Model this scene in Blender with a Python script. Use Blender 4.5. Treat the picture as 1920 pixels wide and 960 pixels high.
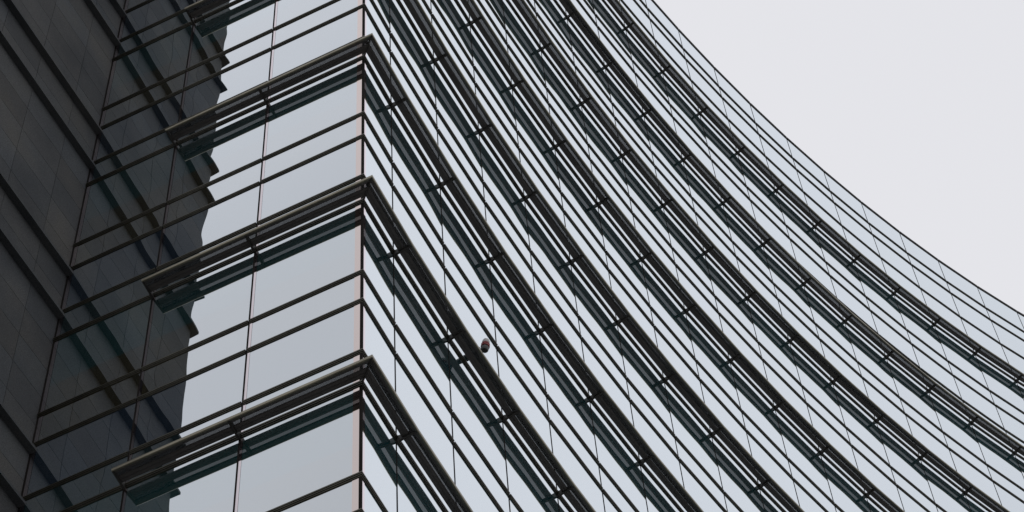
import bpy, bmesh, math, random
from mathutils import Vector, Matrix
random.seed(7)
sc = bpy.context.scene
for o in list(bpy.data.objects): bpy.data.objects.remove(o)
C = sc.collection

# ------------------------------------------------------------------ camera
H = 4.0                      # storey height, metres
EYE = 1.6
F, TH, RO = 4515.0965, 1.0334608, 0.0980374
cam = bpy.data.cameras.new('camera'); co = bpy.data.objects.new('camera', cam); C.objects.link(co)
cam.sensor_width = 36; cam.lens = F/1920*36; cam.clip_end = 20000; cam.clip_start = .1
fw = Vector((0, math.cos(TH), math.sin(TH))); up = Vector((0, -math.sin(TH), math.cos(TH))); rt = Vector((1, 0, 0))
cr, sr = math.cos(RO), math.sin(RO)
R3 = rt*cr - up*sr; U3 = rt*sr + up*cr
m = Matrix((R3, U3, -fw)).transposed().to_4x4(); m.translation = Vector((0, 0, EYE))
co.matrix_world = m
sc.camera = co

# ------------------------------------------------------------------ sky and sun (overcast)
SUN_EL, SUN_AZ = math.radians(52), math.radians(-40)     # azimuth from +Y towards +X
w = bpy.data.worlds.new('World'); sc.world = w; w.use_nodes = True
nt = w.node_tree; nt.nodes.clear()
out = nt.nodes.new('ShaderNodeOutputWorld'); bg = nt.nodes.new('ShaderNodeBackground')
sky = nt.nodes.new('ShaderNodeTexSky'); sky.sky_type = 'NISHITA'; sky.sun_disc = False
sky.sun_elevation = SUN_EL; sky.sun_rotation = SUN_AZ; sky.dust_density = 5
mix = nt.nodes.new('ShaderNodeMix'); mix.data_type = 'RGBA'
tc = nt.nodes.new('ShaderNodeTexCoord'); nz = nt.nodes.new('ShaderNodeTexNoise')
nz.inputs['Scale'].default_value = 1.6; nz.inputs['Detail'].default_value = 3
nt.links.new(tc.outputs['Generated'], nz.inputs['Vector'])
cl = nt.nodes.new('ShaderNodeMix'); cl.data_type = 'RGBA'
cl.inputs['A'].default_value = (7.72, 7.76, 8.15, 1); cl.inputs['B'].default_value = (8.08, 8.08, 8.42, 1)
nt.links.new(nz.outputs['Fac'], cl.inputs['Factor'])
mix.inputs['Factor'].default_value = .97                 # cloud cover over the clear sky
nt.links.new(sky.outputs[0], mix.inputs['A']); nt.links.new(cl.outputs['Result'], mix.inputs['B'])
nt.links.new(mix.outputs['Result'], bg.inputs['Color']); bg.inputs['Strength'].default_value = .1
nt.links.new(bg.outputs[0], out.inputs['Surface'])
sd = bpy.data.lights.new('sun', 'SUN'); sd.energy = .5; sd.angle = math.radians(25); sd.color = (1, .97, .92)
so = bpy.data.objects.new('sun', sd); C.objects.link(so)
sdir = Vector((math.sin(SUN_AZ)*math.cos(SUN_EL), math.cos(SUN_AZ)*math.cos(SUN_EL), math.sin(SUN_EL)))
so.rotation_euler = (-sdir).to_track_quat('-Z', 'Y').to_euler()
sc.view_settings.view_transform = 'Standard'; sc.view_settings.look = 'None'
sc.view_settings.exposure = 0; sc.view_settings.gamma = 1
sc.cycles.max_bounces = 10; sc.cycles.glossy_bounces = 6; sc.cycles.transparent_max_bounces = 8

# ------------------------------------------------------------------ materials
def mat(name):
    m = bpy.data.materials.new(name); m.use_nodes = True
    return m, m.node_tree, m.node_tree.nodes['Principled BSDF']

def N(nt, t, **k):
    n = nt.nodes.new('ShaderNode'+t)
    for a, b in k.items():
        if a in n.inputs: n.inputs[a].default_value = b
        else: setattr(n, a, b)
    return n

def ramp(nt, src, pts):
    r = nt.nodes.new('ShaderNodeValToRGB'); e = r.color_ramp.elements
    while len(e) < len(pts): e.new(.5)
    for i, (p, c) in enumerate(pts):
        e[i].position = p; e[i].color = (c, c, c, 1) if not isinstance(c, tuple) else (*c, 1)
    nt.links.new(src, r.inputs['Fac']); return r

def metal_mat(name, col, rough, metallic=.6, var=.25, scale=3):
    m, nt, p = mat(name)
    g = N(nt, 'TexCoord'); n = N(nt, 'TexNoise', Scale=scale, Detail=5.0)
    nt.links.new(g.outputs['Object'], n.inputs['Vector'])
    r = ramp(nt, n.outputs['Fac'], [(.3, tuple(c*(1-var) for c in col)), (.7, tuple(c*(1+var) for c in col))])
    nt.links.new(r.outputs['Color'], p.inputs['Base Color'])
    p.inputs['Roughness'].default_value = rough; p.inputs['Metallic'].default_value = metallic
    return m

def glass_mat(name, attr=True, col=(.02, .03, .03), wav=.02, refl=(.905, .958, 1.0)):
    m, nt, p = mat(name); nt.nodes.remove(p)
    o = nt.nodes['Material Output']
    lw = N(nt, 'LayerWeight', Blend=.5)
    fr = ramp(nt, lw.outputs['Facing'], [(0, .32), (.56, .65), (.72, .87), (.80, .925), (1, 1.0)])
    df = N(nt, 'BsdfDiffuse'); gl = N(nt, 'BsdfGlossy', Roughness=0.0)
    gl.inputs['Color'].default_value = (*refl, 1)
    if attr:
        a = nt.nodes.new('ShaderNodeAttribute'); a.attribute_name = 'tint'
        nt.links.new(a.outputs['Color'], df.inputs['Color'])
    else: df.inputs['Color'].default_value = (*col, 1)
    g = N(nt, 'TexCoord'); n = N(nt, 'TexNoise', Scale=.9, Detail=1.0)
    nt.links.new(g.outputs['Object'], n.inputs['Vector'])
    b = N(nt, 'Bump', Strength=.25, Distance=wav)
    nt.links.new(n.outputs['Fac'], b.inputs['Height']); nt.links.new(b.outputs['Normal'], gl.inputs['Normal'])
    mx = nt.nodes.new('ShaderNodeMixShader')
    nt.links.new(fr.outputs['Color'], mx.inputs[0]); nt.links.new(df.outputs[0], mx.inputs[1]); nt.links.new(gl.outputs[0], mx.inputs[2])
    nt.links.new(mx.outputs[0], o.inputs['Surface'])
    return m

def stone_mat():
    m, nt, p = mat('dark granite')
    g = N(nt, 'TexCoord'); a = nt.nodes.new('ShaderNodeAttribute'); a.attribute_name = 'tint'
    n = N(nt, 'TexNoise', Scale=.9, Detail=6.0); n2 = N(nt, 'TexNoise', Scale=90.0, Detail=3.0)
    for k in (n, n2): nt.links.new(g.outputs['Object'], k.inputs['Vector'])
    r1 = ramp(nt, n.outputs['Fac'], [(.3, (.046, .050, .055)), (.52, (.067, .070, .072)), (.75, (.086, .084, .078))])
    r2 = ramp(nt, n2.outputs['Fac'], [(.35, .62), (.65, 1.35)])
    x = N(nt, 'Mix', data_type='RGBA', blend_type='MULTIPLY'); x.inputs['Factor'].default_value = 1
    y = N(nt, 'Mix', data_type='RGBA', blend_type='MULTIPLY'); y.inputs['Factor'].default_value = 1
    nt.links.new(r1.outputs['Color'], x.inputs['A']); nt.links.new(r2.outputs['Color'], x.inputs['B'])
    nt.links.new(x.outputs['Result'], y.inputs['A']); nt.links.new(a.outputs['Color'], y.inputs['B'])
    nt.links.new(y.outputs['Result'], p.inputs['Base Color']); p.inputs['Roughness'].default_value = .75
    p.inputs['Specular IOR Level'].default_value = .3
    return m

def ground_mat():
    m, nt, p = mat('plaza paving')
    g = N(nt, 'TexCoord'); b = N(nt, 'TexBrick', Scale=1.0)
    b.inputs['Color1'].default_value = (.19, .185, .175, 1); b.inputs['Color2'].default_value = (.15, .15, .148, 1)
    b.inputs['Mortar'].default_value = (.04, .04, .04, 1); b.inputs['Mortar Size'].default_value = .01
    b.inputs['Brick Width'].default_value = .9; b.inputs['Row Height'].default_value = .6
    nt.links.new(g.outputs['Object'], b.inputs['Vector']); nt.links.new(b.outputs['Color'], p.inputs['Base Color'])
    p.inputs['Roughness'].default_value = .8
    return m

def mesh_mat():
    m, nt, p = mat('perforated metal')
    o = nt.nodes['Material Output']
    p.inputs['Base Color'].default_value = (.04, .04, .042, 1); p.inputs['Roughness'].default_value = .6
    t = N(nt, 'BsdfTransparent'); mx = nt.nodes.new('ShaderNodeMixShader'); mx.inputs[0].default_value = .34
    nt.links.new(p.outputs[0], mx.inputs[1]); nt.links.new(t.outputs[0], mx.inputs[2]); nt.links.new(mx.outputs[0], o.inputs['Surface'])
    return m

BRONZE = metal_mat('bronze aluminium', (.060, .057, .043), .36, .7)
BRONZE_DK = metal_mat('dark bronze aluminium', (.045, .041, .036), .55, .3)
SOFFIT = metal_mat('canopy soffit metal', (.080, .073, .068), .6, .1, .2, 2)
NOSE = metal_mat('canopy edge metal', (.20, .185, .14), .32, .85)
MESHM = mesh_mat()
SEAL = metal_mat('brown joint seal', (.019, .0165, .0155), .9, 0)
SEAL.node_tree.nodes['Principled BSDF'].inputs['Specular IOR Level'].default_value = .05
GLASS = glass_mat('mirror glass')
TRIM = glass_mat('beige backed glass', False, (.02, .014, .012), .02, (1, .875, .835))
TRIM2 = glass_mat('pink backed glass', False, (.012, .010, .014), .02, (.98, .90, .93))
STONE = stone_mat()

# ------------------------------------------------------------------ helpers
def link(name, bm, mt, parent=None, smooth=False):
    me = bpy.data.meshes.new(name); bm.normal_update(); bm.to_mesh(me); bm.free()
    me.materials.append(mt)
    if smooth:
        for f in me.polygons: f.use_smooth = True
    o = bpy.data.objects.new(name, me); C.objects.link(o)
    if parent: o.parent = parent
    return o

def thing(name, label, cat, loc=(0, 0, 0)):
    o = bpy.data.objects.new(name, None); C.objects.link(o); o.location = loc
    o['label'] = label; o['category'] = cat; return o

def V2(a): return Vector((math.cos(a), math.sin(a)))

def prism(bm, ring_a, ring_b):
    a = [bm.verts.new(v) for v in ring_a]; b = [bm.verts.new(v) for v in ring_b]; n = len(a)
    for i in range(n): bm.faces.new((a[i], a[(i+1) % n], b[(i+1) % n], b[i]))
    bm.faces.new(a[::-1]); bm.faces.new(b)

# ------------------------------------------------------------------ plan of the tower
P0 = Vector((-0.43683405, 3.57833977))*H
LV = V2(2.7769837)                              # along the left facade, away from the corner
WR, WR0 = 0.35704085*H, 0.20491492*H
CC = (1.20669021, -0.27917996, 0.02187398, -0.01273923)
SL = [0, .3723523*H, .7338802*H, 1.0902716*H]   # left facade joints
CD = .06855124*H                                # canopy depth
OA, OB, OS = .417, .5745, .841                  # below the next canopy level
NR = 24
right = [P0.copy()]
for j in range(1, NR+1):
    t = (j-1)/10; a = CC[0]+CC[1]*t+CC[2]*t*t+CC[3]*t**3
    right.append(right[-1]+V2(a)*(WR0 if j == 1 else WR))
PATH = [P0+LV*SL[3], P0+LV*SL[2], P0+LV*SL[1]]+right     # index 3 is the corner
NP = len(PATH)
DIR = [(PATH[i+1]-PATH[i]).normalized() for i in range(NP-1)]
NRM = [Vector((d.y, -d.x)) for d in DIR]
def off(i, dist):
    n1 = NRM[max(i-1, 0)]; n2 = NRM[min(i, NP-2)]
    return PATH[i]+(n1+n2)/(1+n1.dot(n2))*dist
LV0 = 5.4131612
Z = {n: (LV0+n)*H+EYE for n in range(-5, 2)}
for n, v in {2: 7.414247, 3: 8.408199, 4: 9.405537, 5: 10.400969, 6: 11.390131, 7: 12.462564}.items(): Z[n] = v*H+EYE
ROOF = Z[7]+1.140*H
def proj(v):
    d = v-Vector((0, 0, EYE)); z = d.dot(fw)
    return 960+F*d.dot(R3)/z, 480-F*d.dot(U3)/z

def sweep(bm, prof, i0, i1, gap=0.0, z=0.0, close=True, skip_gap=(3,)):
    """prof: [(out, dz)], one prism per facade panel, mitred at the joints"""
    for i in range(i0, i1):
        d = DIR[i]
        ga = 0 if (i in skip_gap) else gap/2
        gb = 0 if (i+1 in skip_gap) else gap/2
        A = [Vector((*(off(i, o)+d*ga), z+h)) for o, h in prof]
        B = [Vector((*(off(i+1, o)-d*gb), z+h)) for o, h in prof]
        prism(bm, A, B)

# ------------------------------------------------------------------ ground
bm = bmesh.new()
vs = [bm.verts.new((x, y, 0)) for x, y in ((-6000, -6000), (6000, -6000), (6000, 6000), (-6000, 6000))]; bm.faces.new(vs)
g = link('ground', bm, ground_mat()); g['kind'] = 'structure'

# ------------------------------------------------------------------ glass tower
tower = thing('glass_office_tower', 'curved glass office tower with stacked dark sunshade canopies sweeping away from a sharp corner', 'office building', (P0.x, P0.y, 0))
PI = Matrix.Translation((-P0.x, -P0.y, 0))
def tpart(name, bm, mt, parent=None, smooth=False):
    bmesh.ops.transform(bm, matrix=PI, verts=bm.verts)
    return link(name, bm, mt, parent or tower, smooth)

# band levels
levels = []                                     # (z, kind)
for n in range(-5, 8):
    levels.append((Z[n], 'C'))
    if n < 7:
        levels += [(Z[n+1]-OS*H, 'S'), (Z[n+1]-OB*H, 'B'), (Z[n+1]-OA*H, 'A')]
levels += [(Z[7]+.427*H, 'B'), (Z[7]+.718*H, 'A'), (Z[7]+.867*H, 'A'), (ROOF, 'R')]
levels = [(0.0, 'G')]+levels

TEAL, TEAL2, BROWN, BLUE = (.010, .050, .052), (.010, .030, .034), (.036, .029, .010), (.010, .022, .040)
def pane_faces(bm, lay, i, z0, z1, kind, rnd):
    A, B = PATH[i], PATH[i+1]; n = NRM[i]
    L = i < 3
    nx, ny = (14, 14) if L else (3, 3)
    tilt = (rnd.uniform(-1, 1)*.0004, rnd.uniform(-1, 1)*.0004)
    pil = rnd.uniform(-.5, 1)*(.0013 if L else .0005); ph = rnd.uniform(0, 6.28)
    vary = rnd.uniform(.78, 1.2)
    grid = []
    for a in range(nx+1):
        row = []
        for b in range(ny+1):
            u, v = a/nx, b/ny
            wv = pil*16*u*(1-u)*v*(1-v)+tilt[0]*(u-.5)+tilt[1]*(v-.5)
            if L: wv += .00028*math.sin(5*u+ph)*math.sin(6.5*v+ph*1.7)
            p = A.lerp(B, u)+n*wv
            row.append(bm.verts.new((p.x, p.y, z0+(z1-z0)*v)))
        grid.append(row)
    for a in range(nx):
        for b in range(ny):
            f = bm.faces.new((grid[a][b], grid[a+1][b], grid[a+1][b+1], grid[a][b+1])); f.smooth = True
            v = (b+.5)/ny
            if kind == 'A': c = TEAL if v > .36 else BROWN
            elif kind == 'B': c = BROWN
            elif kind == 'S': c = BLUE
            else: c = TEAL2
            if not L: c = (.008, .13, .15)
            c = tuple(x*vary for x in c)
            for l in f.loops: l[lay] = (*c, 1)

panes = []
for k in range(len(levels)-1):
    z0, z1 = levels[k][0], levels[k+1][0]
    for i in range(NP-1):
        pts = [proj(Vector((*PATH[a], z))) for a, z in ((i, z0), (i+1, z0), (i+1, z1), (i, z1))]
        # clip the pane to the frame to find the area it shows
        def clip(poly, ax, lim, sgn):
            o = []
            for q in range(len(poly)):
                p, r = poly[q], poly[(q+1) % len(poly)]
                a, b = sgn*(p[ax]-lim), sgn*(r[ax]-lim)
                if a >= 0: o.append(p)
                if a*b < 0:
                    t = a/(a-b); o.append((p[0]+(r[0]-p[0])*t, p[1]+(r[1]-p[1])*t))
            return o
        for ax, lim, s in ((0, 0, 1), (0, 1920, -1), (1, 0, 1), (1, 960, -1)):
            if pts: pts = clip(pts, ax, lim, s)
        ar = abs(sum(pts[q][0]*pts[(q+1) % len(pts)][1]-pts[(q+1) % len(pts)][0]*pts[q][1] for q in range(len(pts)))/2) if pts else 0
        panes.append((ar, k, i))
panes.sort(key=lambda t: -t[0])
rest = bmesh.new(); rlay = rest.loops.layers.float_color.new('tint')
for q, (ar, k, i) in enumerate(panes):
    z0, z1, kind = levels[k][0], levels[k+1][0], levels[k][1]
    rnd = random.Random(k*100+i)
    if q < 100:
        bm = bmesh.new(); lay = bm.loops.layers.float_color.new('tint')
        pane_faces(bm, lay, i, z0, z1, kind, rnd)
        tpart('glass_pane', bm, GLASS)
    else: pane_faces(rest, rlay, i, z0, z1, kind, rnd)
tpart('glass_pane', rest, GLASS)['kind'] = 'stuff'

# horizontal mullions: two slim noses with a groove between
def mull_prof(h, d):
    return [(-.01, -h/2), (d*.38, -h/2), (d*.42, -h*.47), (d*.42, -h*.19), (d*.70, -h*.19), (d*.74, -h*.16), (d*.74, h*.13), (d*.96, h*.13), (d, h*.16), (d, h*.46), (d*.95, h/2), (-.01, h/2)]
for k in range(1, len(levels)):
    z, kind = levels[k]
    if kind == 'G': continue
    h, d = {'C': (.070, .030), 'R': (.080, .026)}.get(kind, (.062, .027))
    bm = bmesh.new(); sweep(bm, mull_prof(h, d), 0, NP-1, .022, z)
    tpart('roof_edge' if kind == 'R' else 'mullion', bm, BRONZE_DK if kind == 'R' else BRONZE)

# vertical joints
for i in range(1, NP-1):
    if i == 3: continue
    bm = bmesh.new(); n = (NRM[i-1]+NRM[i]).normalized(); t = Vector((-n.y, n.x)); P = PATH[i]; wd = .011 if i < 3 else .008
    ring = [P-t*wd-n*.004, P-t*wd+n*.005, P+t*wd+n*.005, P+t*wd-n*.004]
    prism(bm, [Vector((*p, 0.01)) for p in ring], [Vector((*p, ROOF-.05)) for p in ring])
    tpart('joint_seal', bm, SEAL)
# corner post and the pale strips of backed glass
n = (NRM[2]+NRM[3]).normalized()
bm = bmesh.new()
ring = [PATH[3]-DIR[2]*.022+NRM[2]*.0, PATH[3]-DIR[2]*.022+NRM[2]*.007, off(3, .007), PATH[3]+DIR[3]*.022+NRM[3]*.007, PATH[3]+DIR[3]*.022]
prism(bm, [Vector((*p, 0.01)) for p in ring], [Vector((*p, ROOF-.05)) for p in ring]); tpart('corner_post', bm, SEAL)
def strip(i, s0, s1, mt, name, base=None):
    d = DIR[i]; nn = NRM[i]; A = PATH[i] if base is None else base
    bm = bmesh.new()
    a, b = A+d*s0+nn*.0028, A+d*s1+nn*.0028
    bm.faces.new([bm.verts.new((p.x, p.y, z)) for p, z in ((a, .01), (b, .01), (b, ROOF-.06), (a, ROOF-.06))]); tpart(name, bm, mt)
strip(2, -.100, -.022, TRIM, 'corner_strip', PATH[3])
strip(3, .022, .075, TRIM2, 'corner_strip')
strip(1, .011, .045, TRIM2, 'edge_strip'); strip(2, .011, .045, TRIM2, 'edge_strip')
strip(0, 0, .030, SEAL, 'shadow_gap_strip'); strip(0, .030, .085, TRIM2, 'edge_strip')  # flat dark strip at the stone wall: the recess's shade painted in seal colour

# sunshade canopies
IN, A0, A1 = .27*CD, .575*CD, .775*CD
slab = [(IN, -.018), (IN, .02), (A0, .02), (A0, -.010), (A0-.012, -.018), (IN+(A0-IN)*.62, -.018), (IN+(A0-IN)*.60, -.012), (IN+(A0-IN)*.56, -.012), (IN+(A0-IN)*.54, -.018)]
perf = [(A0, .000), (A0, .008), (A1, .008), (A1, .000)]
outer = [(A1, -.012), (A1, .02), (CD-.03, .02), (CD-.03, -.022), (CD-.036, -.022), (A1+.01, -.020)]
nose = [(CD-.0295, -.024), (CD-.012, -.030), (CD-.003, -.022), (CD, -.008), (CD, .016), (CD-.010, .026), (CD-.0295, .026)]
for n in range(-5, 8):
    bm = bmesh.new(); sweep(bm, slab, 1, NP-1, .0, Z[n]); sweep(bm, outer, 1, NP-1, .0, Z[n])
    can = tpart('canopy', bm, SOFFIT)
    bm = bmesh.new(); sweep(bm, perf, 1, NP-1, .0, Z[n]); tpart('perforated_strip', bm, MESHM, can)
    bm = bmesh.new(); sweep(bm, nose, 1, NP-1, .0, Z[n]); tpart('canopy_edge', bm, NOSE, can)
    if n < -2: continue
    for i in range(1, NP-1):
        if i == 3: continue
        nn = (NRM[i-1]+NRM[i]).normalized() if i > 1 else NRM[1]
        t = Vector((-nn.y, nn.x)); P = PATH[i]-(t*0 if i > 1 else Vector((0, 0)))
        hw = .014; bm = bmesh.new()
        pr = [(.0, -.062), (.05, -.056), (.11, -.045), (.18, -.034), (CD-.012, -.027), (CD-.012, .030), (.10, .034), (0, .045)]
        sh = t*(.0 if i > 1 else -.012)*-1
        prism(bm, [Vector((*(P+sh+nn*o-t*hw), Z[n]+h)) for o, h in pr], [Vector((*(P+sh+nn*o+t*hw), Z[n]+h)) for o, h in pr])
        b = tpart('bracket', bm, BRONZE_DK, can)
# mitre plate under the corner of each canopy
    bm = bmesh.new(); c0, c1 = off(3, .03), off(3, CD-.01); dd = (c1-c0).normalized(); t = Vector((-dd.y, dd.x))
    prism(bm, [Vector((*(c0+t*s*.008), Z[n]+h)) for s, h in ((-1, -.034), (1, -.034), (1, .03), (-1, .03))],
          [Vector((*(c1+t*s*.008), Z[n]+h)) for s, h in ((-1, -.034), (1, -.034), (1, .03), (-1, .03))])
    tpart('mitre_plate', bm, BRONZE_DK, can)

# ------------------------------------------------------------------ stone wing
W0 = PATH[0]; US = V2(4.32143); NS = Vector((-US.y, US.x))     # along the wall towards the viewer; outward normal
if NS.dot(DIR[0]) < 0: NS = -NS
SE = .7545*H; DL = .0246*H; TS = .2085*H
wing = thing('stone_clad_wing', 'dark granite clad wing with thin projecting ledges meeting the glass facade', 'building', (W0.x, W0.y, 0))
WI = Matrix.Translation((-W0.x, -W0.y, 0))
def wp(s, o, z): p = W0+US*s+NS*o; return Vector((p.x, p.y, z))
def box(bm, s0, s1, o0, o1, z0, z1):
    prism(bm, [wp(s0, o0, z0), wp(s1, o0, z0), wp(s1, o1, z0), wp(s0, o1, z0)], [wp(s0, o0, z1), wp(s1, o0, z1), wp(s1, o1, z1), wp(s0, o1, z1)])
ledz = []
for n in range(-5, 8):
    nx = Z[n+1] if n < 7 else Z[7]+H
    ledz += [nx-OS*H-.124, nx-OB*H-.146]
bm = bmesh.new(); lay = bm.loops.layers.float_color.new('tint')
box(bm, -.2, SE-.012, -9, -.012, 0.02, ROOF)
for f in bm.faces:
    for l in f.loops: l[lay] = (.35, .35, .35, 1)
ss = [0.0]+[x*H for x in (.155, .3635, .572)]+[SE]
zz = [0.05]
for a, b in zip(ledz[:-1], ledz[1:]):
    k = 2 if b-a < 1.6 else 5
    zz += [a+(b-a)*q/k for q in range(k)]
zz += [ledz[-1], ROOF]
for a, b in zip(ss[:-1], ss[1:]):
    for c, d in zip(zz[:-1], zz[1:]):
        nf = len(bm.faces); g = .0035
        box(bm, a+(g if a else -.1), b-g if b < SE else b, -.02, 0, c+g, d-g)
        bm.faces.ensure_lookup_table(); v = random.uniform(.84, 1.16); u = random.uniform(-.05, .05)
        for f in bm.faces[nf:]:
            for l in f.loops: l[lay] = (v+u, v, v-u, 1)
bmesh.ops.transform(bm, matrix=WI, verts=bm.verts); bmesh.ops.recalc_face_normals(bm, faces=bm.faces)
link('wall', bm, STONE, wing)
for z in ledz:
    bm = bmesh.new(); lay = bm.loops.layers.float_color.new('tint')
    ring = [(0, -.003), (0, DL), (SE+DL, DL), (SE+DL, -8.9), (SE-.003, -8.9), (SE-.003, -.003)]
    prism(bm, [wp(s, o, z-.0) for s, o in ring], [wp(s, o, z+.05) for s, o in ring])
    for f in bm.faces:
        for l in f.loops: l[lay] = (.95, .95, .95, 1)
    bmesh.ops.transform(bm, matrix=WI, verts=bm.verts); bmesh.ops.recalc_face_normals(bm, faces=bm.faces)
    link('ledge', bm, STONE, wing)

# ------------------------------------------------------------------ obstruction light on the canopy of storey 1
def unproj(x, y, z):
    X, Y = x-960, 480-y
    d = (R3*X+U3*Y+fw*F); t = (z-EYE)/d.z
    return Vector((0, 0, EYE))+d*t
def lathe(bm, prof, seg=28, c=(0, 0)):
    rings = []
    for r, z in prof:
        rings.append([bm.verts.new((c[0]+r*math.cos(a*2*math.pi/seg), c[1]+r*math.sin(a*2*math.pi/seg), z)) for a in range(seg)])
    for a, b in zip(rings[:-1], rings[1:]):
        for q in range(seg): bm.faces.new((a[q], a[(q+1) % seg], b[(q+1) % seg], b[q]))
    bm.faces.new(rings[0][::-1]); bm.faces.new(rings[-1])
lz = Z[1]+.19
lp = unproj(909, 655, lz)
lt = thing('obstruction_light', 'small red and white warning lamp on an arm at the edge of a dark canopy', 'warning light', lp)
housing = metal_mat('lamp housing', (.06, .062, .062), .5, .3)
TILT = Matrix.Rotation(math.radians(-9), 4, Vector((NRM[5].x, NRM[5].y, 0)).cross(Vector((0, 0, 1))))
def lamp_part(name, prof, mt, smooth=False, seg=28):
    bm = bmesh.new(); lathe(bm, [(a*.88, b*.82) for a, b in prof], seg); bmesh.ops.transform(bm, matrix=TILT, verts=bm.verts)
    return link(name, bm, mt, lt, smooth)
lamp_part('base', [(.030, -.035), (.050, -.03), (.060, 0), (.060, .045), (.052, .055)], housing, False, 8)
red, nt_, p_ = mat('red lens'); p_.inputs['Base Color'].default_value = (.22, .012, .016, 1); p_.inputs['Roughness'].default_value = .25
lamp_part('red_lens', [(.058, .0555), (.067, .062), (.067, .078), (.060, .084), (.060, .098), (.066, .104), (.066, .122), (.058, .128)], red)
wm, nt_, p_ = mat('white dome'); p_.inputs['Base Color'].default_value = (.42, .41, .40, 1); p_.inputs['Roughness'].default_value = .3
lamp_part('dome', [(.056, .1285), (.058, .160), (.056, .200), (.046, .228), (.030, .244), (.012, .250)], wm, True)
bm = bmesh.new(); prism(bm, [Vector(v) for v in ((-.085, -.02, -.01), (-.055, -.02, -.01), (-.055, .015, -.01), (-.085, .015, -.01))], [Vector(v) for v in ((-.085, -.02, .035), (-.055, -.02, .035), (-.055, .015, .035), (-.085, .015, .035))])
link('cable_gland', bm, wm, lt)
# arm: from the facade over the canopy to the lamp base
seg = min(range(3, NP-1), key=lambda i: abs((Vector((lp.x, lp.y))-PATH[i].lerp(PATH[i+1], .5)).length))
nn, dd = NRM[seg], DIR[seg]; reach = (Vector((lp.x, lp.y))-PATH[seg]).dot(nn)
bm = bmesh.new(); t = dd
def lpnt(o, s, z): p = nn*(o-reach)+dd*s; return Vector((p.x, p.y, z))
prism(bm, [lpnt(0.002, s, h) for s, h in ((-.045, -.004), (.045, -.004), (.045, .03), (-.045, .03))],
      [lpnt(reach-.03, s, h) for s, h in ((-.022, -.004), (.022, -.004), (.022, .03), (-.022, .03))])
link('arm', bm, housing, lt)
